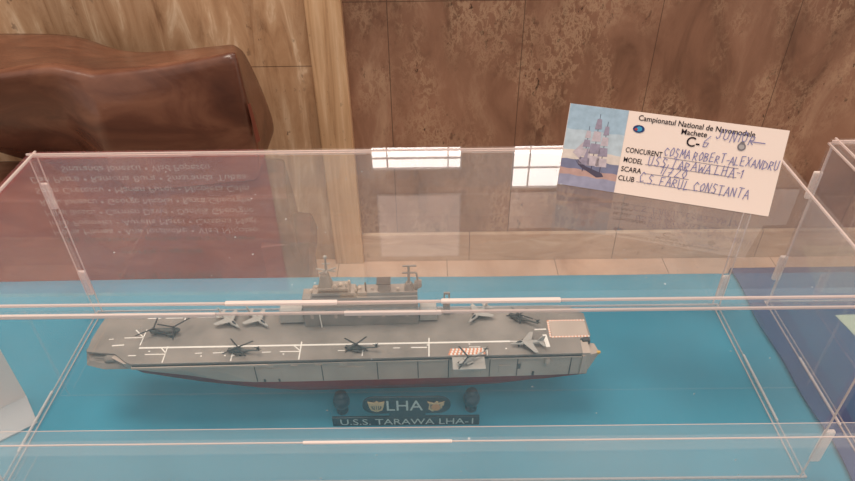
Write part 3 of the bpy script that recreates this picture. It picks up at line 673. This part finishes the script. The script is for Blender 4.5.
for k,(u,v,r_,h) in enumerate([(93,28,1,2.2),(95,31,.9,1.8),(106,27,1.1,2.6),(109,29,1.4,2),(112,28,.8,3),(113.5,31,.9,2.2),(117,28,.8,2),(119,30,1.2,1.6),(126,29,.8,1.6),(140,28,1,2)]):
    z=ZD+(26.3 if 96<u<115 else 23); g.lathe([(r_*.6,z),(r_,z+h*.4),(r_*.8,z+h*.8),(r_*.3,z+h)],u,v,8)
sb(g,'island_equipment',M['hull'],isl)
g=MB(); g.taper(72.5,27,ZD+1.2,86.9,36,ZD+10,1.0,.5); b1=sb(g,'forward_deckhouse',M['jet'],isl,bevel=.0003)
sb(MB().box(74,28,ZD,77,35,ZD+1.2).box(82,28,ZD,85,35,ZD+1.2),'deckhouse_foot',M['dark'],b1)
g=MB(); g.taper(151.2,26.5,ZD+.9,161.5,35,ZD+9,.6,.4); b2=sb(g,'aft_deckhouse',M['jet'],isl,bevel=.0003)
sb(MB().box(152,27,ZD,160,34,ZD+.9),'deckhouse_foot',M['dark'],b2)
sb(MB().tube((96.6,24.2,ZD),(96.2,24.4,ZD+10),.35),'flag_staff',M['white'],isl)
# deck crane aft of the island
g=MB(); g.box(165,32,ZD,168.8,35.5,ZD+9); cr=sb(g,'deck_crane',M['isl'])
sb(MB().tube((165.4,32.4,ZD+9),(165.6,32.4,ZD+16),.45).tube((168.4,32.4,ZD+9),(168.2,32.4,ZD+16),.45).box(165.2,31.9,ZD+15.4,168.8,32.9,ZD+16.6),'crane_frame',M['isl'],cr)

# the stand: two turned posts and a name board in front
def l2w(u,v): 
    c,s=math.cos(.018579),math.sin(.018579); return (-.1415+(u*c-v*s)*MM,.0417+(u*s+v*c)*MM)
for k,u in enumerate((108.5,177.5)):
    x,y=(-.0357,.0462) if k==0 else (.0384,.0470)
    st=empty('stand_post',(x,y,T)); tag(st,'dark turned stand post under the hull, %s of the name board'%('left','right')[k]+' end','stand','stand posts under the model ship')
    MB().lathe([(3.4,0),(3.4,1.2),(2.7,2.0),(2.7,4.2),(3.6,5.2),(4.7,7.2),(4.8,9.6),(4.2,11.6),(2.9,12.4),(2.8,13.4),(3.3,14.3)],0,0,18).scale(MM).build('post',M['stand'],st,smooth=True)
nb=empty('ship_nameboard',(.0011,.0358,T)); tag(nb,'dark name board lettered with the ship name in front of the hull','name board')
b=MB(); b.box(-.0412,-.0006,0,.0412,.0010,.0072); b.build('name_strip',M['plate'],nb,bevel=.0003)
b=MB()
poly=[]
for k in range(13): a=math.pi/2+math.pi*k/12; poly.append((-.0168+.0068*math.cos(a),.0172+.0066*math.sin(a)))
poly=[p for p in poly if True]+[(-.009,.0106),(-.009,.0066),(.011,.0066),(.011,.0106)]
for k in range(13): a=-math.pi/2+math.pi*k/12; poly.append((.0182+.0068*math.cos(a),.0172+.0066*math.sin(a)))
n=len(poly); b.add([(x,-.0004,z) for x,z in poly]+[(x,.0009,z) for x,z in poly],[tuple(range(n)),tuple(range(2*n-1,n-1,-1))]+[(i,(i+1)%n,n+(i+1)%n,n+i) for i in range(n)])
ov=b.build('oval_plate',M['plate'],nb)
def sign(txt,w,h,cx,cz,y,par,name,m):
    t_=fit_width(text_mb(txt,1.0,bold=.004),w); ys=[v[1] for v in t_.v]; y0,y1=min(ys),max(ys)
    q=MB(); q.add([(x+cx,y,cz+((yy-y0)/(y1-y0)-.5)*h) for x,yy,_ in t_.v],t_.f); q.build(name,m,par,fix=False)
sign('U.S.S. TARAWA LHA-1',.0745,.0050,.0005,.0037,-.00075,nb,'ship_name_lettering',M['silver'])
sign('LHA',.0200,.0084,-.0002,.0173,-.0005,ov,'class_lettering',M['silver'])
# left emblem: spread eagle over a shield with an anchor
PI_=math.pi
e=MB(); cx,cz=-.0158,.0172
def ep(pts,y=-.0006,mi=0,dy=.0005): 
    n=len(pts); e.add([(cx+x*MM,y,cz+z*MM) for x,z in pts]+[(cx+x*MM,y+dy,cz+z*MM) for x,z in pts],[tuple(range(n)),tuple(range(2*n-1,n-1,-1))]+[(i,(i+1)%n,n+(i+1)%n,n+i) for i in range(n)],mi)
ep([(3.6*math.cos(2*PI_*k/16),-.4+4.3*math.sin(2*PI_*k/16)) for k in range(16)],-.0007,2)
ep([(-1.8,1.2),(1.8,1.2),(1.9,-1.2),(0,-3.8),(-1.9,-1.2)],-.0009)
ep([(-4.6,4.0),(-1.2,3.0),(0,3.6),(1.2,3.0),(4.6,4.0),(4.4,1.8),(3.4,.2),(1.6,.8),(0,1.4),(-1.6,.8),(-3.4,.2),(-4.4,1.8)],-.0011)
ep([(-.9,2.4),(.2,4.6),(1.2,3.8),(.8,2.2)],-.0013)
ep([(-4.2,.2),(-3.4,.4),(-2.2,-2.6),(-.2,-3.6),(-.2,-4.6),(-3,-3.2)],-.0010); ep([(4.2,.2),(3.4,.4),(2.2,-2.6),(.2,-3.6),(.2,-4.6),(3,-3.2)],-.0010)
for a0 in range(3): ep([(-1.2+a0*1.2-.28,-1.9),(-1.2+a0*1.2+.28,-1.9),(-1.2+a0*1.2+.22,.9),(-1.2+a0*1.2-.22,.9)],-.00135,2,.0003)
e.build('eagle_shield_emblem',[M['gold'],M['copper'],M['goldshade']],ov)
# right emblem: eagle above a globe with an anchor
e=MB(); cx,cz=.0168,.0168
seg=18
ep([(3.3*math.cos(2*math.pi*i/seg),-.6+3.6*math.sin(2*math.pi*i/seg)) for i in range(seg)],-.0008,2)
ep([(2.5*math.cos(2*math.pi*i/seg),-.6+2.5*math.sin(2*math.pi*i/seg)) for i in range(seg)],-.0012,1)
ep([(-4.6,4.0),(-1,2.6),(0,3.4),(1,2.6),(4.8,4.0),(3.6,2.2),(1.2,1.7),(0,2.1),(-1.2,1.7),(-3.4,2.2)],-.0011)
ep([(-.6,2.6),(.3,4.7),(1.4,4.0),(.7,2.4)],-.0014)
ep([(-3.6,1.4),(-3.0,1.7),(-3.1,-1.6),(-1.2,-3.4),(-1.4,-4.4),(-4.0,-2.4)],-.0010); ep([(2.4,1.4),(4.6,2.2),(4.2,.6),(3.6,1.0),(3.4,-1.6),(2.8,-1.4)],-.0010)
e.build('eagle_globe_emblem',[M['gold'],M['copper'],M['goldshade']],ov)

# ------------------------------------------------------------------ aircraft standing on the deck
def onship(name,u,v,h,rz,label,cat,group):
    x,y=l2w(u,v); o=empty(name,(x,y,T+(ZD+h)*MM),rz+.018579); return tag(o,label,cat,group)
def rotor(par,x,y,z,n,L_,ph,m=None,w=.45):
    g=MB(); g.lathe([(.7,z-.8),(.7,z+.3),(.3,z+.5)],x,y,8)
    for k in range(n):
        a=ph+2*math.pi*k/n; c,s=math.cos(a),math.sin(a); nx,ny=-s*w,c*w
        g.add([(x+nx,y+ny,z-.12),(x-nx,y-ny,z-.12),(x+c*L_-nx*.9,y+s*L_-ny*.9,z-.3),(x+c*L_+nx*.9,y+s*L_+ny*.9,z-.3),
               (x+nx,y+ny,z+.12),(x-nx,y-ny,z+.12),(x+c*L_-nx*.9,y+s*L_-ny*.9,z-.05),(x+c*L_+nx*.9,y+s*L_+ny*.9,z-.05)],
              [(3,2,1,0),(4,5,6,7),(0,1,5,4),(1,2,6,5),(2,3,7,6),(3,0,4,7)])
    return g.scale(MM).build('rotor',m or M['black'],par)
def wheels(par,pts):
    for x,y,r in pts:
        MB().tube((x,y-.35,r),(x,y+.35,r),r,n=10).scale(MM).build('wheel',M['black'],par)
def tandem(u,v,rz,label):
    o=onship('tandem_helicopter',u,v,.06,rz,label,'helicopter','helicopters on the flight deck')
    MB().loft([(8.6,0,2.2,.5,.5),(7.8,0,2.4,1.4,1.3),(6,0,2.6,1.7,1.7),(0,0,2.7,1.75,1.7),(-5,0,2.8,1.7,1.6),(-8,0,3.3,1.0,1.0)]).scale(MM).build('fuselage',M['helo'],o,smooth=True)
    MB().taper(-8.4,-.6,3,-3.6,.6,5.0,1.3,.15).scale(MM).build('rear_pylon',M['helo'],o)
    MB().taper(3.6,-.7,3.4,7.2,.7,4.4,.8,.15).scale(MM).build('front_pylon',M['helo'],o)
    MB().box(6.9,-1.1,2.7,8.2,1.1,3.3).scale(MM).build('cockpit_window',M['glass'],o)
    MB().box(-5.5,-2.6,1.0,-1.5,2.6,2.2).scale(MM).build('sponson',M['helo'],o)
    rotor(o,6.0,0,4.6,3,10,math.radians(94)-PI,w=.42); rotor(o,-5.2,0,5.6,3,10,math.radians(46)-PI,w=.42)
    wheels(o,[(6,0,.7),(-3.6,2.2,.8),(-3.6,-2.2,.8)]); return o
def helo(u,v,rz,label,nb,L_,ph,m,rm=None):
    o=onship('helicopter',u,v,.06,rz,label,'helicopter','helicopters on the flight deck')
    MB().loft([(6.4,0,1.9,.4,.4),(5.6,0,2.0,1.2,1.1),(3.6,0,2.3,1.6,1.6),(0,0,2.4,1.7,1.65),(-3.4,0,2.6,1.2,1.2),(-6,0,3,.6,.6),(-10.4,0,3.4,.35,.4)]).scale(MM).build('fuselage',m,o,smooth=True)
    MB().taper(-1.6,-1,3.4,2.8,1,4.8,.5,.3).scale(MM).build('engine_housing',m,o)
    MB().box(4.4,-1.2,2.3,5.8,1.2,3.0).scale(MM).build('cockpit_window',M['glass'],o)
    MB().prism([(-11.6,3.2),(-10,3.0),(-10.4,6.2),(-11.4,6.2)],-.2,.2).xf(Matrix(((1,0,0,0),(0,0,1,0),(0,1,0,0),(0,0,0,1)))).scale(MM).build('tail_fin',m,o)
    MB().box(-11.2,-1.7,4.6,-10.2,1.7,4.9).scale(MM).build('tailplane',m,o)
    MB().box(-2.2,-2.5,1.0,1.6,2.5,1.9).scale(MM).build('sponson',m,o)
    g=MB()
    for k in range(4):
        a=.5+k*math.pi/2; g.tube((-11,.45,5.7),(-11+2*math.cos(a),.45,5.7+2*math.sin(a)),.22,n=6)
    g.scale(MM).build('tail_rotor',M['black'],o)
    rotor(o,0,0,5.3,nb,L_,ph,rm)
    wheels(o,[(4,0,.65),(-1,2,.75),(-1,-2,.75)]); o.scale=(1,.88,.86); return o
PI=math.pi
tandem(10.4,21.6,PI-.03,'dark grey tandem rotor helicopter nearest the bow of the model carrier')
helo(54.0,6.0,PI-.1,'dark grey helicopter on the near deck edge, left of the carrier middle',4,9.0,math.radians(35)-PI+.1,M['helo'])
helo(117.1,6.0,PI-.1,'dark grey helicopter on the near deck edge below the island',4,8.4,math.radians(50)-PI+.1,M['helo'])
helo(207.5,25.8,2.6,'dark grey helicopter parked on the far deck edge near the stern',5,8.0,.7,M['helo'])
h4=helo(176.5,-4.4,PI+.5,'light grey helicopter with dark rotor on the folded out deck edge elevator',3,10,-PI-.5,M['helolight'])
h4.location.z-= .45*MM
def jet(u,v,rz,label):
    o=onship('jump_jet',u,v,.06,rz,label,'jet aircraft','jets on the flight deck')
    MB().loft([(9.0,0,2.1,.15,.15),(7.4,0,2.2,.7,.7),(5,0,2.4,1.1,1.1),(2,0,2.5,1.7,1.2),(-2,0,2.5,1.5,1.1),(-6,0,2.7,.8,.8),(-8.6,0,2.9,.35,.4)]).scale(MM).build('fuselage',M['jet'],o,smooth=True)
    MB().loft([(6.4,0,3.0,.2,.2),(5.2,0,3.2,.6,.6),(3.8,0,3.4,.7,.6),(2.6,0,3.4,.3,.2)]).scale(MM).build('canopy',M['glass'],o,smooth=True)
    for s in(1,-1):
        g=MB(); g.add([(2.6,s*1.0,3.1),(-2.4,s*1.0,3.1),(-4.6,s*7.6,2.4),(-2.6,s*7.6,2.4),(2.6,s*1.0,3.5),(-2.4,s*1.0,3.4),(-4.6,s*7.6,2.6),(-2.6,s*7.6,2.6)],[(0,1,2,3),(7,6,5,4),(0,4,5,1),(1,5,6,2),(2,6,7,3),(3,7,4,0)])
        g.scale(MM).build('wing',M['jet'],o)
        g=MB(); g.add([(-5.6,s*.3,2.9),(-8.4,s*.3,2.9),(-9.4,s*3.6,2.5),(-8.2,s*3.6,2.5),(-5.6,s*.3,3.2),(-8.4,s*.3,3.2),(-9.4,s*3.6,2.7),(-8.2,s*3.6,2.7)],[(0,1,2,3),(7,6,5,4),(0,4,5,1),(1,5,6,2),(2,6,7,3),(3,7,4,0)])
        g.scale(MM).build('tailplane',M['jet'],o)
        MB().loft([(2.8,s*1.7,2.5,.25,.7),(2.2,s*1.9,2.5,.5,.9),(0,s*1.5,2.5,.3,.7)],8).scale(MM).build('air_intake',M['dark'],o)
    MB().prism([(-5,3.2),(-8.6,3.2),(-9.6,6.6),(-8.0,6.6)],-.18,.18).xf(Matrix(((1,0,0,0),(0,0,1,0),(0,1,0,0),(0,0,0,1)))).scale(MM).build('tail_fin',M['jet'],o)
    for x,r in((4.6,.65),(-2,.75)):
        MB().tube((x,-.35,r),(x,.35,r),r,n=10).tube((x,0,r),(x,0,1.8),.22,n=6).scale(MM).build('landing_gear',M['black'],o)
    return o
jet(44.2,29.0,-.72,'pale grey jump jet on far deck edge, nearest the bow')
jet(60.2,29.4,-.72,'pale grey jump jet on far deck edge, beside the forward deckhouse')
jet(184.8,29.6,PI+.85,'pale grey jump jet on far deck edge, behind the island')
jet(209.3,6.2,PI+.05,'pale grey jump jet on near deck edge beside the stern elevator')

# ------------------------------------------------------------------ carved wooden sculpture behind the table
ws=empty('wooden_sculpture',(-.62,.90,0)); tag(ws,'large polished brown carved wood sculpture against the travertine wall','sculpture')
# columns left to right; rows: back top, front top ridge, bulge, lower, underside front, underside back, back low
cols_=[
 [(-.95,1.05,-.130),(-.86,.80,-.128),(-.86,.79,-.19),(-.86,.84,-.27),(-.84,.90,-.32),(-.86,1.0,-.33),(-.95,1.08,-.3)],
 [(-.7969,1.05,-.1305),(-.6627,.80,-.1127),(-.66,.815,-.17),(-.665,.86,-.27),(-.66,.90,-.34),(-.70,1.0,-.35),(-.78,1.08,-.3)],
 [(-.6641,1.05,-.1322),(-.5783,.80,-.0989),(-.585,.80,-.17),(-.60,.84,-.27),(-.60,.88,-.35),(-.62,1.0,-.36),(-.66,1.08,-.3)],
 [(-.6221,1.05,-.1502),(-.5113,.80,-.1113),(-.510,.765,-.17),(-.525,.775,-.26),(-.53,.81,-.345),(-.56,1.0,-.36),(-.62,1.08,-.3)],
 [(-.565,1.02,-.160),(-.4379,.80,-.1040),(-.435,.772,-.17),(-.44,.775,-.26),(-.44,.80,-.335),(-.47,1.0,-.36),(-.55,1.08,-.3)],
 [(-.47,.95,-.135),(-.3733,.80,-.0982),(-.365,.785,-.17),(-.37,.785,-.25),(-.37,.80,-.325),(-.40,1.0,-.36),(-.45,1.05,-.3)],
 [(-.3255,.93,-.115),(-.2830,.80,-.0800),(-.2790,.79,-.16),(-.2760,.80,-.2154),(-.2871,.80,-.3181),(-.33,.95,-.36),(-.34,.97,-.3)]]
vs=[];fs=[]
R_=7
for c_ in cols_:
    for (x,y,z) in c_: vs.append((x+.62,y-.90,z+T))
for k in range(len(cols_)-1):
    for i in range(R_): fs.append((k*R_+i,k*R_+(i+1)%R_,(k+1)*R_+(i+1)%R_,(k+1)*R_+i))
fs.append(tuple(range(R_)))
mb=MB(); mb.add(vs,fs)
# right end: slanting face from the front ridge to the back silhouette
e0=(len(cols_)-1)*R_
end=[(-.3060,.925,-.1215),(-.2930,.93,-.165),(-.2740,.93,-.25),(-.2730,.93,-.290),(-.3040,.93,-.327)]
n0=len(mb.v); mb.v+=[(x+.62,y-.90,z+T) for x,y,z in end]
F=[(e0+0,e0+1,n0),(e0+1,e0+2,n0+1,n0),(e0+2,e0+3,n0+2,n0+1),(e0+3,e0+4,n0+3,n0+2),(e0+4,n0+4,n0+3),(e0+4,e0+5,n0+4),(e0+0,n0,n0+1,e0+6),(e0+6,n0+1,n0+2),(e0+6,n0+2,n0+3,n0+4,e0+5)]
mb.f+=F; mb.m+=[0]*len(F)
top=mb.build('carved_top',M['wood'],ws,smooth=True)
NC=len(cols_); cre={}
for k in range(NC-1):
    for row,v in((0,.75),(1,.92),(4,.6)): cre[frozenset((k*R_+row,(k+1)*R_+row))]=v
for i in range(1,4): cre[frozenset((2*R_+i,2*R_+i+1))]=.75; cre[frozenset((3*R_+i,3*R_+i+1))]=.8
for i in range(R_): cre[frozenset((e0+i,e0+(i+1)%R_))]=.95
for i in range(4): cre[frozenset((n0+i,n0+i+1))]=.9
cre[frozenset((e0+3,n0+3))]=.8
for a_,b_ in((e0,n0),(e0+4,n0+4)): cre[frozenset((a_,b_))]=.95
at=top.data.attributes.new('crease_edge','FLOAT','EDGE')
for ed in top.data.edges: at.data[ed.index].value=cre.get(frozenset(ed.vertices),0)
md=top.modifiers.new('smooth','SUBSURF'); md.levels=3; md.render_levels=3
b=MB(); b.add([(-.2775+.62,.7935-.9,-.165+T),(-.2740+.62,.798-.9,-.165+T),(-.2690+.62,.800-.9,-.235+T),(-.2745+.62,.7925-.9,-.2365+T),(-.274+.62,.806-.9,-.20+T)],[(0,1,4),(0,4,3),(4,2,3),(1,2,4),(0,3,2,1)])
b.build('red_cut_edge',M['woodcut'],top)
# flared base down to the floor
rows=[(-1.06,-.300,.86,.93,-.345),(-1.1,-.2400,.80,.94,-.352),(-1.1,-.2320,.79,.95,-.452),(-1.1,-.2250,.80,.95,-.60),(-1.1,-.2250,.81,.95,-.7496)]
mb=MB(); vs=[]
for x0,x1,y0,y1,z in rows: vs+=[(x0+.62,y0-.9,z+T),(x1+.62,y0-.9,z+T),(x1+.62-.03,y1-.9,z+T),(x0+.62,y1-.9,z+T)]
fs=[(3,2,1,0)]+[(4*k+i,4*k+(i+1)%4,4*k+4+(i+1)%4,4*k+4+i) for k in range(len(rows)-1) for i in range(4)]+[tuple(range(4*len(rows)-4,4*len(rows)))]
mb.add(vs,fs); mb.build('flared_base',M['wood'],ws,bevel=.004)
mb=MB(); mb.add([(x+.62,y-.9,z+T) for x,y,z in[(-.30,.775,-.445),(-.212,.80,-.455),(-.2045,.83,-.487),(-.218,.78,-.55),(-.218,.78,-.7496),(-.30,.77,-.7496),(-.30,.9,-.445),(-.222,.9,-.455),(-.214,.9,-.487),(-.225,.9,-.55),(-.225,.9,-.7496),(-.30,.9,-.7496)]],
   [(0,1,2,3,4,5),(11,10,9,8,7,6)]+[(i,(i+1)%6,6+(i+1)%6,6+i) for i in range(6)])
mb.build('base_foot',M['wood'],ws,bevel=.003)

# ------------------------------------------------------------------ light
w=bpy.data.worlds.new('hall'); S.world=w; w.use_nodes=True
bg=w.node_tree.nodes['Background']; bg.inputs[0].default_value=(1.0,.90,.82,1); bg.inputs[1].default_value=.62
def area(name,loc,target,sx,sy,power,col):
    l=bpy.data.lights.new(name,'AREA'); l.shape='RECTANGLE'; l.size=sx; l.size_y=sy; l.energy=power; l.color=col
    o=bpy.data.objects.new(name,l); C.objects.link(o); o.location=loc
    o.rotation_euler=(Vector(target)-Vector(loc)).to_track_quat('-Z','Y').to_euler(); return o
area('unseen_overhead_light',(-.45,.35,2.75),(-.45,.85,.7),1.2,.7,36,(1,.86,.72))
area('unseen_overhead_light',(.9,-.9,3.0),(.2,.4,.7),1.4,1.0,21,(1,.93,.87))  # unseen soft lamp added behind the camera to light the scene

# ------------------------------------------------------------------ camera
cd=bpy.data.cameras.new('camera'); cam=bpy.data.objects.new('camera',cd); C.objects.link(cam); S.camera=cam
yaw,pitch,roll,f=-3.41776748e-03,6.52329470e-01,-1.36282226e-02,663.155827
fwd=Vector((math.sin(yaw)*math.cos(pitch),math.cos(yaw)*math.cos(pitch),-math.sin(pitch)))
right=Vector((math.cos(yaw),-math.sin(yaw),0)); up=right.cross(fwd)
r2=right*math.cos(roll)+up*math.sin(roll); u2=-right*math.sin(roll)+up*math.cos(roll)
Mx=Matrix((r2,u2,-fwd)).transposed().to_4x4(); Mx.translation=Vector((.0153866,-.1988724,.31+T)); cam.matrix_world=Mx
cd.sensor_fit='HORIZONTAL'; cd.sensor_width=36; cd.lens=f*36/855; cd.clip_start=.005; cd.clip_end=50

S.view_settings.view_transform='Standard'; S.view_settings.look='None'; S.view_settings.exposure=0; S.view_settings.gamma=1
S.view_settings.use_curve_mapping=False
S.cycles.transparent_max_bounces=48; S.cycles.max_bounces=10; S.cycles.glossy_bounces=6
